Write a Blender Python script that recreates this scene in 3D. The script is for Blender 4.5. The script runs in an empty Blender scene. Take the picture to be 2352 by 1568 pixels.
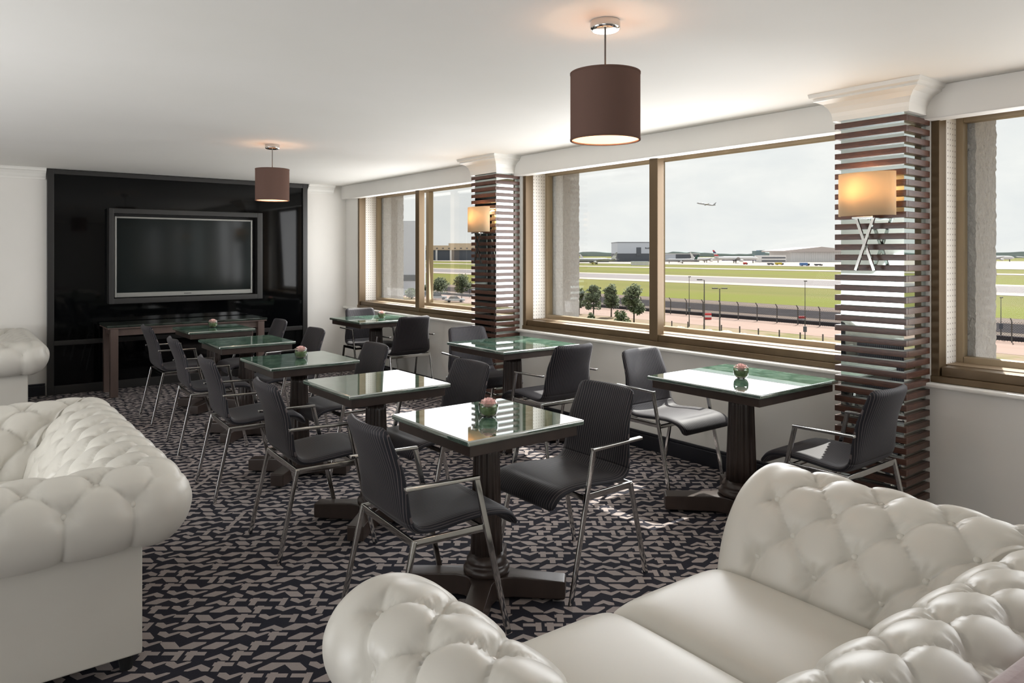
import bpy, bmesh, math, random
from mathutils import Vector, Matrix, noise
rnd = random.Random(7)
C = bpy.context.scene.collection
PI = math.pi
CAM_H = 1.44
YB = 8.794          # back wall
XW = 4.10           # window wall
ZC = 2.31           # ceiling
# ------------------------------------------------------------------ helpers
def srgb(r, g, b):
    f = lambda c: (c/255/12.92) if c/255 <= .04045 else ((c/255+.055)/1.055)**2.4
    return (f(r), f(g), f(b), 1)

class MB:
    """collects simple shapes into one mesh"""
    def __init__(s): s.v = []; s.f = []
    def add(s, vs, fs):
        o = len(s.v); s.v += [tuple(p) for p in vs]; s.f += [tuple(i+o for i in q) for q in fs]; return s
    def box(s, x0, x1, y0, y1, z0, z1):
        return s.add([(x0,y0,z0),(x1,y0,z0),(x1,y1,z0),(x0,y1,z0),(x0,y0,z1),(x1,y0,z1),(x1,y1,z1),(x0,y1,z1)],
                     [(0,3,2,1),(4,5,6,7),(0,1,5,4),(1,2,6,5),(2,3,7,6),(3,0,4,7)])
    def bar(s, p, q, w, h, up=(0,0,1)):
        p, q = Vector(p), Vector(q); d = (q-p).normalized(); u = Vector(up)
        if abs(d.dot(u)) > .95: u = Vector((1,0,0))
        a = d.cross(u).normalized(); b = a.cross(d).normalized()
        vs = []
        for c in (p, q):
            for i, j in ((-1,-1),(1,-1),(1,1),(-1,1)): vs.append(c + a*(i*w/2) + b*(j*h/2))
        return s.add(vs, [(0,3,2,1),(4,5,6,7),(0,1,5,4),(1,2,6,5),(2,3,7,6),(3,0,4,7)])
    def tube(s, pts, r, n=10):
        pts = [Vector(p) for p in pts]; rings = []
        for i, p in enumerate(pts):
            d = (pts[min(i+1, len(pts)-1)] - pts[max(i-1, 0)]).normalized()
            u = Vector((0,0,1)) if abs(d.z) < .95 else Vector((1,0,0))
            a = d.cross(u).normalized(); b = a.cross(d)
            rr = r[i] if isinstance(r, (list, tuple)) else r
            rings.append([p + (a*math.cos(2*PI*k/n) + b*math.sin(2*PI*k/n))*rr for k in range(n)])
        vs = [v for R in rings for v in R]; fs = []
        for i in range(len(pts)-1):
            for k in range(n): fs.append((i*n+k, i*n+(k+1)%n, (i+1)*n+(k+1)%n, (i+1)*n+k))
        fs.append(tuple(range(n-1, -1, -1))); fs.append(tuple((len(pts)-1)*n+k for k in range(n)))
        return s.add(vs, fs)
    def lathe(s, prof, n=32, cx=0, cy=0, cap=True, rfun=None):
        vs = []; fs = []
        for (r, z) in prof:
            for k in range(n):
                a = 2*PI*k/n; rr = r*(rfun(a, z) if rfun else 1)
                vs.append((cx+rr*math.cos(a), cy+rr*math.sin(a), z))
        for i in range(len(prof)-1):
            for k in range(n): fs.append((i*n+k, i*n+(k+1)%n, (i+1)*n+(k+1)%n, (i+1)*n+k))
        if cap: fs.append(tuple(range(n-1, -1, -1))); fs.append(tuple((len(prof)-1)*n+k for k in range(n)))
        return s.add(vs, fs)
    def prism(s, poly, z0, z1):
        n = len(poly)
        vs = [(x, y, z0) for x, y in poly] + [(x, y, z1) for x, y in poly]
        return s.add(vs, [tuple(range(n-1, -1, -1)), tuple(range(n, 2*n))] + [(i, (i+1)%n, n+(i+1)%n, n+i) for i in range(n)])
    def grid(s, rows, closed_u=False):
        n = len(rows[0]); vs = [p for r in rows for p in r]; fs = []
        for i in range(len(rows)-1):
            for k in range(n - (0 if closed_u else 1)):
                fs.append((i*n+k, i*n+(k+1)%n, (i+1)*n+(k+1)%n, (i+1)*n+k))
        return s.add(vs, fs)
    def build(s, name, mat, parent=None, smooth=False, bevel=0, seg=2, loc=None, rotz=0):
        me = bpy.data.meshes.new(name); me.from_pydata(s.v, [], s.f)
        me.validate()
        bm = bmesh.new(); bm.from_mesh(me); bmesh.ops.recalc_face_normals(bm, faces=bm.faces); bm.to_mesh(me); bm.free()
        if mat: me.materials.append(mat)
        if smooth: me.polygons.foreach_set('use_smooth', [True]*len(me.polygons))
        o = bpy.data.objects.new(name, me); C.objects.link(o)
        if parent: o.parent = parent
        if loc: o.location = loc
        o.rotation_euler.z = rotz
        if bevel:
            m = o.modifiers.new('bevel', 'BEVEL'); m.width = bevel; m.segments = seg; m.limit_method = 'ANGLE'; m.angle_limit = .6
            me.polygons.foreach_set('use_smooth', [True]*len(me.polygons))
            w = o.modifiers.new('wn', 'WEIGHTED_NORMAL'); w.keep_sharp = True
        return o

def tag(o, label, cat, group=None, kind=None):
    o['label'] = label; o['category'] = cat
    if group: o['group'] = group
    if kind: o['kind'] = kind
    return o
def thing(name, label, cat, loc=(0,0,0), rotz=0, group=None):
    o = bpy.data.objects.new(name, None); o.empty_display_size = .1; C.objects.link(o)
    o.location = loc; o.rotation_euler.z = rotz
    return tag(o, label, cat, group)
def struct(o): o['kind'] = 'structure'; return o
def copy_tree(o, parent=None):
    c = o.copy(); C.objects.link(c)
    if parent: c.parent = parent
    for ch in list(o.children): copy_tree(ch, c)
    return c
def place(proto, used, loc, rotz, label, group=None):
    o = proto if not used else copy_tree(proto)
    o.location = loc; o.rotation_euler.z = rotz; o['label'] = label
    if group: o['group'] = group
    return o

# ------------------------------------------------------------------ materials
def mat(name, col, rough=.5, metal=0, spec=.5, **kw):
    m = bpy.data.materials.new(name); m.use_nodes = True
    b = m.node_tree.nodes['Principled BSDF']
    b.inputs['Base Color'].default_value = col; b.inputs['Roughness'].default_value = rough
    b.inputs['Metallic'].default_value = metal; b.inputs['Specular IOR Level'].default_value = spec
    for k, v in kw.items():
        b.inputs[k.replace('_', ' ')].default_value = v
    return m
class NT:
    def __init__(s, m): s.m = m; s.t = m.node_tree; s.n = s.t.nodes; s.l = s.t.links; s.b = s.n.get('Principled BSDF')
    def new(s, t, **kw):
        x = s.n.new(t)
        for k, v in kw.items(): setattr(x, k, v)
        return x
    def link(s, a, b): s.l.new(a, b)
    def math(s, op, a, b=None, c=None):
        x = s.n.new('ShaderNodeMath'); x.operation = op
        for i, v in enumerate((a, b, c)):
            if v is None: continue
            if isinstance(v, (int, float)): x.inputs[i].default_value = v
            else: s.l.new(v, x.inputs[i])
        return x.outputs[0]
    def mix(s, fac, a, b):
        x = s.n.new('ShaderNodeMix'); x.data_type = 'RGBA'
        for i, v in ((0, fac), (6, a), (7, b)):
            if isinstance(v, (int, float, tuple)): x.inputs[i].default_value = v
            else: s.l.new(v, x.inputs[i])
        return x.outputs[2]
    def coords(s, kind='Object'):
        tc = s.n.new('ShaderNodeTexCoord'); sp = s.n.new('ShaderNodeSeparateXYZ'); s.l.new(tc.outputs[kind], sp.inputs[0])
        return tc.outputs[kind], sp.outputs[0], sp.outputs[1], sp.outputs[2]
    def noise(s, vec, scale, detail=3, rough=.5, dist=0):
        x = s.n.new('ShaderNodeTexNoise'); s.l.new(vec, x.inputs['Vector'])
        x.inputs['Scale'].default_value = scale; x.inputs['Detail'].default_value = detail
        x.inputs['Roughness'].default_value = rough; x.inputs['Distortion'].default_value = dist
        return x.outputs['Fac']
    def scale(s, vec, v):
        x = s.n.new('ShaderNodeMapping'); s.l.new(vec, x.inputs[0]); x.inputs['Scale'].default_value = v; return x.outputs[0]
    def ramp(s, fac, stops):
        x = s.n.new('ShaderNodeValToRGB'); s.l.new(fac, x.inputs[0]); e = x.color_ramp.elements
        while len(e) < len(stops): e.new(.5)
        for el, (p, c) in zip(e, stops): el.position = p; el.color = c
        return x.outputs[0]
    def bump(s, h, strength=.3, dist=.01):
        x = s.n.new('ShaderNodeBump'); s.l.new(h, x.inputs['Height']); x.inputs['Strength'].default_value = strength
        x.inputs['Distance'].default_value = dist; s.l.new(x.outputs[0], s.b.inputs['Normal'])
    def col(s, c): s.l.new(c, s.b.inputs['Base Color'])

def noisy(name, c0, c1, scale, rough=.6, stretch=(1,1,1), bump=0, detail=4, kind='Object', **kw):
    m = mat(name, c0, rough, **kw); t = NT(m); v, x, y, z = t.coords(kind)
    f = t.noise(t.scale(v, stretch), scale, detail)
    t.col(t.ramp(f, [(.3, c0), (.7, c1)]))
    if bump: t.bump(f, bump)
    return m

M = {}
M['wall'] = noisy('wall_paint', srgb(229,226,220), srgb(232,229,223), 3, .7)
M['ceiling'] = noisy('ceiling_paint', srgb(232,230,224), srgb(236,234,229), 1.2, .75)
M['white'] = mat('white_gloss_paint', srgb(232,230,224), .35)
M['skirting'] = mat('navy_gloss_paint', srgb(26,27,34), .3)
M['bronze'] = noisy('anodised_bronze', srgb(150,133,108), srgb(162,144,117), 8, .42, (1,1,.1), metal=.35)
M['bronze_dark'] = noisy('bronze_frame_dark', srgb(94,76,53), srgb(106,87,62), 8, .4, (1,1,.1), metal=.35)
M['board'] = mat('bronze_sill_board', srgb(132,113,90), .55, spec=.3)
M['gloss_black'] = mat('black_gloss_panel', srgb(7,8,9), .05, spec=.22)
M['charcoal'] = mat('charcoal_satin', srgb(42,41,40), .35)
M['silver'] = mat('silver_bezel', srgb(150,150,146), .35, .6)
M['screen'] = mat('screen_glass', srgb(24,30,30), .1, spec=.22)
M['rubber'] = mat('black_rubber', srgb(20,20,20), .6)
M['chrome'] = mat('chrome', srgb(205,205,203), .1, 1)
M['mirror'] = mat('mirror', srgb(205,214,210), .02, 1)
M['button'] = mat('leather_button', srgb(188,182,166), .35)
M['flex'] = mat('grey_flex', srgb(95,92,90), .5)
M['asphalt'] = noisy('asphalt', srgb(90,85,88), srgb(102,95,97), .3, .9)
M['concrete'] = noisy('pale_concrete', srgb(138,128,123), srgb(148,138,131), .05, .9)
M['leafgreen'] = noisy('rose_leaf', srgb(66,88,52), srgb(110,132,82), 60, .6)

def leather():
    m = mat('cream_leather', srgb(208,205,196), .38, spec=.45); t = NT(m); v, x, y, z = t.coords()
    f = t.noise(v, 160, 3); g = t.noise(v, 2.5, 2)
    t.col(t.ramp(g, [(.3, srgb(204,200,191)), (.7, srgb(211,208,199))])); t.bump(f, .05, .002); return m
M['leather'] = leather()
M['velvet'] = noisy('mauve_velvet', srgb(150,128,128), srgb(164,142,141), 30, .9, bump=.2)
NT(M['velvet']).b.inputs['Sheen Weight'].default_value = .4

def wood():
    m = mat('dark_slat_wood', srgb(70,46,38), .32); t = NT(m); v, x, y, z = t.coords()
    f = t.noise(t.scale(v, (9, 9, 90)), 2.2, 5, .6, .6)
    t.col(t.ramp(f, [(.3, srgb(58,37,32)), (.55, srgb(84,56,45)), (.75, srgb(104,72,56))])); return m
M['slat'] = wood()
M['brownwood'] = noisy('dark_brown_lacquer', srgb(52,43,39), srgb(62,51,46), 14, .3, (1,1,.15))
M['legwood'] = noisy('brown_table_wood', srgb(84,70,65), srgb(98,82,76), 14, .4, (1,1,.12))

def green_top():
    m = mat('green_marble_glass', srgb(80,104,92), .025, spec=.9, IOR=3.0); t = NT(m); v, x, y, z = t.coords('Object')
    f = t.noise(v, 9, 8, .65, 1.4); g = t.noise(v, 3, 3)
    c = t.ramp(f, [(.3, srgb(48,76,64)), (.5, srgb(74,102,88)), (.62, srgb(104,128,114)), (.72, srgb(66,94,80))])
    t.col(c); return m
M['green'] = green_top()
def dark_top():
    m = mat('black_glass_top', srgb(40,46,42), .05, spec=.8); t = NT(m); v, x, y, z = t.coords()
    t.col(t.ramp(t.noise(v, 8, 6), [(.35, srgb(32,38,34)), (.65, srgb(60,68,62))])); return m
M['darktop'] = dark_top()

def fabric():
    m = mat('pinstripe_fabric', srgb(40,40,46), .58, spec=.28); t = NT(m); v, x, y, z = t.coords()
    w = t.math('FRACT', t.math('MULTIPLY', y, 1/.0135))
    s = t.math('SMOOTH_MIN', t.math('GREATER_THAN', w, .80), 1, .1)
    g = t.noise(t.scale(v, (1, 30, 1)), 12, 2)
    s2 = t.math('MULTIPLY', s, t.math('ADD', .45, t.math('MULTIPLY', g, .6)))
    t.col(t.mix(s2, srgb(26,26,33), srgb(100,91,91)))
    f = t.noise(v, 700, 2); t.bump(f, .12, .002)
    t.b.inputs['Sheen Weight'].default_value = .08
    return m
M['fabric'] = fabric()

def carpet():
    m = mat('patterned_carpet', srgb(40,42,54), .95, spec=.15); t = NT(m); v, x, y, z = t.coords('Object')
    ca, sa = math.cos(.66), math.sin(.66)
    xr = t.math('ADD', t.math('MULTIPLY', x, ca), t.math('MULTIPLY', y, -sa))
    yr = t.math('ADD', t.math('MULTIPLY', x, sa), t.math('MULTIPLY', y, ca))
    def layer(sx, sy, seed):
        Y = t.math('DIVIDE', yr, sy); row = t.math('FLOOR', Y)
        X = t.math('ADD', t.math('DIVIDE', xr, sx), t.math('MULTIPLY', row, .5)); colm = t.math('FLOOR', X)
        fx = t.math('SUBTRACT', t.math('FRACT', X), .5); fy = t.math('SUBTRACT', t.math('FRACT', Y), .5)
        wn = t.new('ShaderNodeTexWhiteNoise', noise_dimensions='3D'); cb = t.new('ShaderNodeCombineXYZ')
        t.link(colm, cb.inputs[0]); t.link(row, cb.inputs[1]); cb.inputs[2].default_value = seed; t.link(cb.outputs[0], wn.inputs['Vector'])
        sp = t.new('ShaderNodeSeparateColor'); t.link(wn.outputs['Color'], sp.inputs[0])
        return fx, fy, sp.outputs[0], sp.outputs[1], sp.outputs[2]
    fx, fy, r1, r2, r3 = layer(.084, .068, 3.1)
    sg = t.math('SUBTRACT', t.math('MULTIPLY', t.math('GREATER_THAN', r1, .35), 2), 1)
    # lozenge
    lx = t.math('ABSOLUTE', t.math('SUBTRACT', fx, t.math('MULTIPLY', t.math('MULTIPLY', fy, .75), sg)))
    loz = t.math('MULTIPLY', t.math('LESS_THAN', lx, .36), t.math('LESS_THAN', t.math('ABSOLUTE', fy), .36))
    # zigzag arrow: slanted bar plus spike reaching the neighbour
    ay = t.math('SUBTRACT', t.math('ABSOLUTE', t.math('SUBTRACT', fy, t.math('MULTIPLY', t.math('MULTIPLY', t.math('ABSOLUTE', fx), .9), sg))), 0)
    arrow = t.math('LESS_THAN', t.math('ADD', ay, t.math('MULTIPLY', fx, t.math('MULTIPLY', sg, .18))), .21)
    arrow = t.math('MULTIPLY', arrow, t.math('LESS_THAN', t.math('ABSOLUTE', fy), .45))
    # bent bar
    bx = t.math('MAXIMUM', t.math('ABSOLUTE', t.math('ADD', fx, .12)), t.math('ABSOLUTE', fy))
    ell = t.math('MAXIMUM', t.math('LESS_THAN', t.math('ABSOLUTE', t.math('SUBTRACT', fy, .2)), .17),
                 t.math('LESS_THAN', t.math('ABSOLUTE', t.math('ADD', fx, t.math('MULTIPLY', sg, .24))), .16))
    ell = t.math('MULTIPLY', ell, t.math('LESS_THAN', bx, .47))
    p1 = t.math('LESS_THAN', r2, .38); p2 = t.math('GREATER_THAN', r2, .72)
    s = t.math('MAXIMUM', t.math('MULTIPLY', p1, loz), t.math('MULTIPLY', p2, ell))
    mid = t.math('MULTIPLY', t.math('SUBTRACT', 1, p1), t.math('SUBTRACT', 1, p2))
    s = t.math('MAXIMUM', s, t.math('MULTIPLY', mid, arrow))
    n = t.noise(v, 260, 2); n2 = t.noise(v, 1.2, 2)
    dark = t.mix(n, srgb(32,33,41), srgb(50,49,57)); light = t.mix(n, srgb(142,132,129), srgb(170,160,156))
    t.col(t.mix(s, dark, light)); t.bump(n, .4, .004); return m
M['carpet'] = carpet()

def perforated():
    m = mat('white_perforated_board', srgb(236,232,226), .6); t = NT(m); v, x, y, z = t.coords()
    a = t.math('SUBTRACT', t.math('FRACT', t.math('MULTIPLY', x, 1/.03)), .5); b = t.math('SUBTRACT', t.math('FRACT', t.math('MULTIPLY', z, 1/.03)), .5)
    r = t.math('ADD', t.math('MULTIPLY', a, a), t.math('MULTIPLY', b, b))
    t.col(t.mix(t.math('LESS_THAN', r, .022), srgb(236,232,226), srgb(150,140,134))); return m
M['perforated'] = perforated()

def roughcast():
    m = mat('roughcast_concrete', srgb(200,192,190), .95, spec=.2); t = NT(m); v, x, y, z = t.coords()
    f = t.noise(t.scale(v, (1,1,.6)), 60, 5, .65, .4); g = t.noise(v, 3, 3)
    t.col(t.mix(t.math('MULTIPLY', f, .9), srgb(190,186,188), srgb(240,239,240))); t.bump(f, .9, .03); return m
M['roughcast'] = roughcast()

def glassy(name, tint, refl=1.0):
    m = bpy.data.materials.new(name); m.use_nodes = True; t = NT(m); t.n.remove(t.b)
    out = t.n['Material Output']; tr = t.new('ShaderNodeBsdfTransparent'); tr.inputs[0].default_value = tint
    gl = t.new('ShaderNodeBsdfGlossy'); gl.inputs['Roughness'].default_value = .01
    fr = t.new('ShaderNodeFresnel'); fr.inputs[0].default_value = 1.35
    mx = t.new('ShaderNodeMixShader'); t.link(t.math('MULTIPLY', fr.outputs[0], refl), mx.inputs[0]); t.link(tr.outputs[0], mx.inputs[1]); t.link(gl.outputs[0], mx.inputs[2])
    t.link(mx.outputs[0], out.inputs[0]); return m
M['pane'] = glassy('window_glass', (.97,.98,.97,1), .2)
M['bowl'] = glassy('bowl_glass', (.93,.96,.94,1), 1.6)
def mesh_fence():
    m = bpy.data.materials.new('chain_link_wire'); m.use_nodes = True; t = NT(m)
    t.b.inputs['Base Color'].default_value = srgb(58,60,68); t.b.inputs['Roughness'].default_value = .6
    v, x, y, z = t.coords()
    a = t.math('FRACT', t.math('MULTIPLY', t.math('ADD', y, z), 1/.3)); b = t.math('FRACT', t.math('MULTIPLY', t.math('SUBTRACT', y, z), 1/.3))
    w = t.math('MAXIMUM', t.math('LESS_THAN', a, .11), t.math('LESS_THAN', b, .11)); t.link(w, t.b.inputs['Alpha']); return m
M['chainlink'] = mesh_fence()

def shade_mat(name, col, trans):
    m = bpy.data.materials.new(name); m.use_nodes = True; t = NT(m); t.n.remove(t.b); out = t.n['Material Output']
    d = t.new('ShaderNodeBsdfDiffuse'); d.inputs[0].default_value = col
    tl = t.new('ShaderNodeBsdfTranslucent'); tl.inputs[0].default_value = col
    mx = t.new('ShaderNodeMixShader'); mx.inputs[0].default_value = trans
    t.link(d.outputs[0], mx.inputs[1]); t.link(tl.outputs[0], mx.inputs[2]); t.link(mx.outputs[0], out.inputs[0]); return m
M['pendant_cloth'] = shade_mat('brown_shade_cloth', srgb(108,86,78), .03)
M['pendant_lining'] = shade_mat('pale_shade_lining', srgb(236,206,184), .0)
M['sconce_cloth'] = shade_mat('cream_shade_cloth', srgb(236,218,188), .5)
M['rose'] = noisy('pink_petals', srgb(253,226,220), srgb(246,202,198), 40, .6)

def emit(name, col, strength):
    m = bpy.data.materials.new(name); m.use_nodes = True; t = NT(m); t.n.remove(t.b)
    e = t.new('ShaderNodeEmission'); e.inputs[0].default_value = col; e.inputs[1].default_value = strength
    t.link(e.outputs[0], t.n['Material Output'].inputs[0]); return m
M['bulb'] = emit('warm_bulb', (1, .62, .32, 1), 13)

# ------------------------------------------------------------------ camera
cam = bpy.data.cameras.new('camera'); co = bpy.data.objects.new('camera', cam); C.objects.link(co)
bpy.context.scene.camera = co
co.location = (0, 0, CAM_H); co.rotation_euler = (PI/2, 0, -math.radians(37.8))
cam.sensor_width = 36; cam.lens = 36*1677/2352; cam.shift_y = -(784-583)/2352; cam.clip_end = 20000; cam.clip_start = .05

# ------------------------------------------------------------------ room shell
X0, Y0 = -5.0, -6.0
PIERS = [(-1.80, -1.40), (1.69, 2.07), (5.14, 5.55), (8.475, YB)]     # window wall piers along y
OPEN = [(-4.9, -1.80), (-1.40, 1.69), (2.07, 5.14), (5.55, 8.475)]
struct(MB().box(X0-.2, XW+.32, Y0-.2, YB+.2, -.2, 0).build('floor', M['carpet']))
struct(MB().box(X0-.2, XW+.35, Y0-.2, YB+.2, ZC, ZC+.25).build('ceiling', M['ceiling']))
struct(MB().box(X0-.2, XW+.32, YB, YB+.2, 0, ZC).build('wall_back', M['wall']))
struct(MB().box(X0-.2, X0, Y0, YB, 0, ZC).build('wall_left', M['wall']))
struct(MB().box(X0-.2, XW+.32, Y0-.2, Y0, 0, ZC).build('wall_front', M['wall']))
w = MB().box(XW, XW+.32, Y0, YB, 0, .74)
w.box(XW+.04, XW+.32, Y0, YB, 2.19, ZC)
w.box(XW, XW+.32, Y0, -4.9, .74, 2.19)
for a, b in PIERS: w.box(XW, XW+.32, a, b, .74, 2.19)
struct(w.build('wall_right', M['wall']))
# skirting
sk = MB().box(XW-.022, XW, Y0, YB, 0, .105).box(XW-.014, XW, Y0, YB, .105, .125)
struct(sk.build('baseboard_right', M['skirting'], bevel=.004))
sk = MB().box(X0, .80, YB-.022, YB, 0, .105).box(X0, .80, YB-.014, YB, .105, .125).box(3.575, XW-.022, YB-.022, YB, 0, .105).box(3.575, XW-.022, YB-.014, YB, .105, .125)
struct(sk.build('baseboard_back', M['skirting'], bevel=.004))
# cornice on the back wall beside the panel
def cove(y, x0, x1):
    prof = [(0, 2.195), (.012, 2.195), (.012, 2.215), (.02, 2.225), (.032, 2.25), (.055, 2.275), (.075, 2.283), (.075, 2.297), (.085, 2.31), (0, 2.31)]
    m = MB(); n = len(prof)
    vs = [(x0, y-u, z) for u, z in prof] + [(x1, y-u, z) for u, z in prof]
    m.add(vs, [tuple(range(n)), tuple(range(2*n-1, n-1, -1))] + [(i, n+i, n+(i+1)%n, (i+1)%n) for i in range(n)])
    return m
struct(cove(YB, X0, .806).build('trim_1', M['white']))
struct(cove(YB, 3.572, 3.92).build('trim_2', M['white']))
# boxed valance above the windows
v = MB().box(4.03, XW+.04, Y0, YB, 2.14, ZC)
struct(v.build('trim_3', M['wall'], bevel=.006))
# window board (white sill with a rounded nose)
struct(MB().box(4.05, XW+.05, Y0, YB, .742, .766).build('trim_4', M['white'], bevel=.009, seg=3))

# ------------------------------------------------------------------ windows
def window(i, y0, y1):
    """inner sliding frame, perforated reveal, outer frame with panes"""
    root = bpy.data.objects.new('window_%d' % i, None); C.objects.link(root); root['kind'] = 'structure'
    ym = (y0+y1)/2
    zt = 2.19; xi0, xi1, xo0, xo1 = 4.112, 4.20, 4.35, 4.41
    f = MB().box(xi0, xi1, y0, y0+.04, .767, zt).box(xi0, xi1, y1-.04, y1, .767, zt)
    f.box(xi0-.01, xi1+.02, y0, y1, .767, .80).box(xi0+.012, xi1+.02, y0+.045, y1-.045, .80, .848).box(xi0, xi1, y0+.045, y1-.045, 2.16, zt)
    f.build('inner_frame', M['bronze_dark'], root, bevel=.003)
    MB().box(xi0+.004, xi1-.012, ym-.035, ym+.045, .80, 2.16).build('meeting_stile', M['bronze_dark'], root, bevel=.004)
    MB().box(xi1+.02, xo0, y0+.02, y1-.02, .835, .852).build('inner_board', M['board'], root)
    MB().box(xi1, xo0, y1-.03, y1-.002, .852, 2.19).build('reveal_panel', M['perforated'], root)
    MB().box(xi1, xo0, y0+.002, y0+.03, .852, 2.19).build('reveal_panel', M['perforated'], root)
    g = MB().box(xo0, xo1, y0, y0+.065, .82, zt).box(xo0, xo1, y1-.065, y1, .82, zt)
    g.box(xo0, xo1, y0+.065, y1-.065, .82, .885).box(xo0, xo1, y0+.065, y1-.065, 2.15, zt)
    g.build('outer_frame', M['bronze'], root, bevel=.004)
    MB().box(xo0, xo1, ym+.14, ym+.205, .885, 2.15).build('mullion', M['bronze'], root, bevel=.004)
    MB().box(4.375, 4.383, y0+.065, ym+.14, .885, 2.15).build('glass_pane', M['pane'], root)
    MB().box(4.375, 4.383, ym+.205, y1-.065, .885, 2.15).build('glass_pane', M['pane'], root)
for i, (a, b) in enumerate(OPEN): window(i+1, a, b)

# exterior roughcast piers and head slab
def rough_box(name, x0, x1, y0, y1, z0, z1, step=.024, amp=.006):
    bm = bmesh.new(); bmesh.ops.create_cube(bm, size=1)
    for v_ in bm.verts: v_.co = Vector((x0+(v_.co.x+.5)*(x1-x0), y0+(v_.co.y+.5)*(y1-y0), z0+(v_.co.z+.5)*(z1-z0)))
    me = bpy.data.meshes.new(name); 
    for _ in range(8):
        es = [e for e in bm.edges if e.calc_length() > step]
        if not es: break
        bmesh.ops.subdivide_edges(bm, edges=es, cuts=1, use_grid_fill=True)
    for v_ in bm.verts:
        d = noise.noise_vector(v_.co*45)*amp + noise.noise_vector(v_.co*90)*amp*.5
        v_.co += d
    bm.to_mesh(me); bm.free(); me.materials.append(M['roughcast'])
    o = bpy.data.objects.new(name, me); C.objects.link(o); o['kind'] = 'structure'; return o
for a, b in PIERS: rough_box('exterior_pier', 4.42, 4.71, a-.10, b+.10 if b < YB else b+.3, -.6, 3.0)
struct(MB().box(4.45, 4.80, Y0, YB+.3, 2.26, 3.0).build('exterior_lintel', M['roughcast']))
struct(MB().box(4.43, 4.62, Y0, YB+.3, -.6, .72).build('exterior_sill', M['roughcast']))

# ------------------------------------------------------------------ slatted mirror pillars
def pillar(y0, y1, label):
    cy = (y0+y1)/2; hw = (y1-y0)/2
    root = thing('slatted_pillar', label, 'pillar', (XW, cy, 0), 0, 'slatted mirror pillars between the windows'); root['kind'] = 'thing'
    MB().box(-.248, -.001, -hw+.022, hw-.022, 0, 2.18).build('mirror_core', M['mirror'], root)
    s = MB(); pitch = .0545; n = 39
    for k in range(n):
        z = 2.115 - k*pitch
        z1 = z+.0305
        s.box(-.275, -.2485, -hw, hw, z, z1)
        s.box(-.2485, -.003, -hw, -hw+.0215, z, z1).box(-.2485, -.003, hw-.0215, hw, z, z1)
    s.build('slats', M['slat'], root, bevel=.0015, seg=1)
    # flared white capital
    prof = [(0, 2.16), (.012, 2.16), (.014, 2.185), (.018, 2.205), (.03, 2.232), (.05, 2.254), (.078, 2.268), (.085, 2.27), (.085, 2.282), (.1, 2.29), (.105, 2.31)]
    rows = []
    for u, z in prof:
        e = u
        rows.append([(.02, -hw-e, z), (-.262-e, -hw-e, z), (-.262-e, hw+e, z), (.02, hw+e, z)])
    cp = MB().grid(rows, closed_u=True); cp.add(rows[0], [(0,1,2,3)]); cp.add(rows[-1], [(0,1,2,3)])
    cp.build('capital', M['white'], root)
    return root
pillar(1.69, 2.065, 'dark slatted mirror pillar nearest the camera, behind the cream sofa')
pillar(5.17, 5.545, 'dark slatted mirror pillar farther off, between two big windows')

def sconce(y, label):
    root = thing('wall_sconce', label, 'wall lamp', (XW-.276, y, 0), 0, 'wall sconces on the slatted pillars')
    # bowed half-drum shade
    m = MB(); rows = []; n = 24
    for z in (1.637, 1.86):
        r = []
        for k in range(n+1):
            a = -PI/2 + PI*k/n
            r.append((-.035-.085*math.cos(a)**.8 if k not in (0, n) else -.035, .146*math.sin(a), z))
        rows.append(r)
    m.grid(rows)
    o = m.build('lamp_shade', M['sconce_cloth'], root, smooth=True)
    sm = o.modifiers.new('s', 'SOLIDIFY'); sm.thickness = .003
    MB().box(-.035, .0, -.05, .05, 1.66, 1.80).build('back_plate', M['chrome'], root, bevel=.003)
    MB().box(-.09, -.02, -.055, .055, 1.622, 1.634).build('shade_carrier', M['chrome'], root, bevel=.002)
    MB().bar((-.068, -.05, 1.63), (-.068, .045, 1.355), .014, .012, (1,0,0)).bar((-.054, .05, 1.63), (-.054, -.045, 1.355), .014, .012, (1,0,0)).build('crossed_bracket', M['chrome'], root)
    m = MB(); 
    for k in range(7):
        pass
    bm = MB().lathe([(.004, 1.70), (.016, 1.715), (.024, 1.745), (.02, 1.775), (.005, 1.79)], 14, -.066, .04)
    bm.build('bulb', M['bulb'], root, smooth=True)
    l = bpy.data.lights.new('sconce_light', 'POINT'); l.energy = 1.9; l.color = (1, .64, .34); l.shadow_soft_size = .03
    lo = bpy.data.objects.new('sconce_light', l); C.objects.link(lo); lo.location = (XW-.276-.06, y+.02, 1.81)
sconce(1.868, 'lit cream wall sconce with crossed chrome bracket on the near pillar')
sconce(5.35, 'lit cream wall sconce with crossed chrome bracket on the far pillar')

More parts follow.
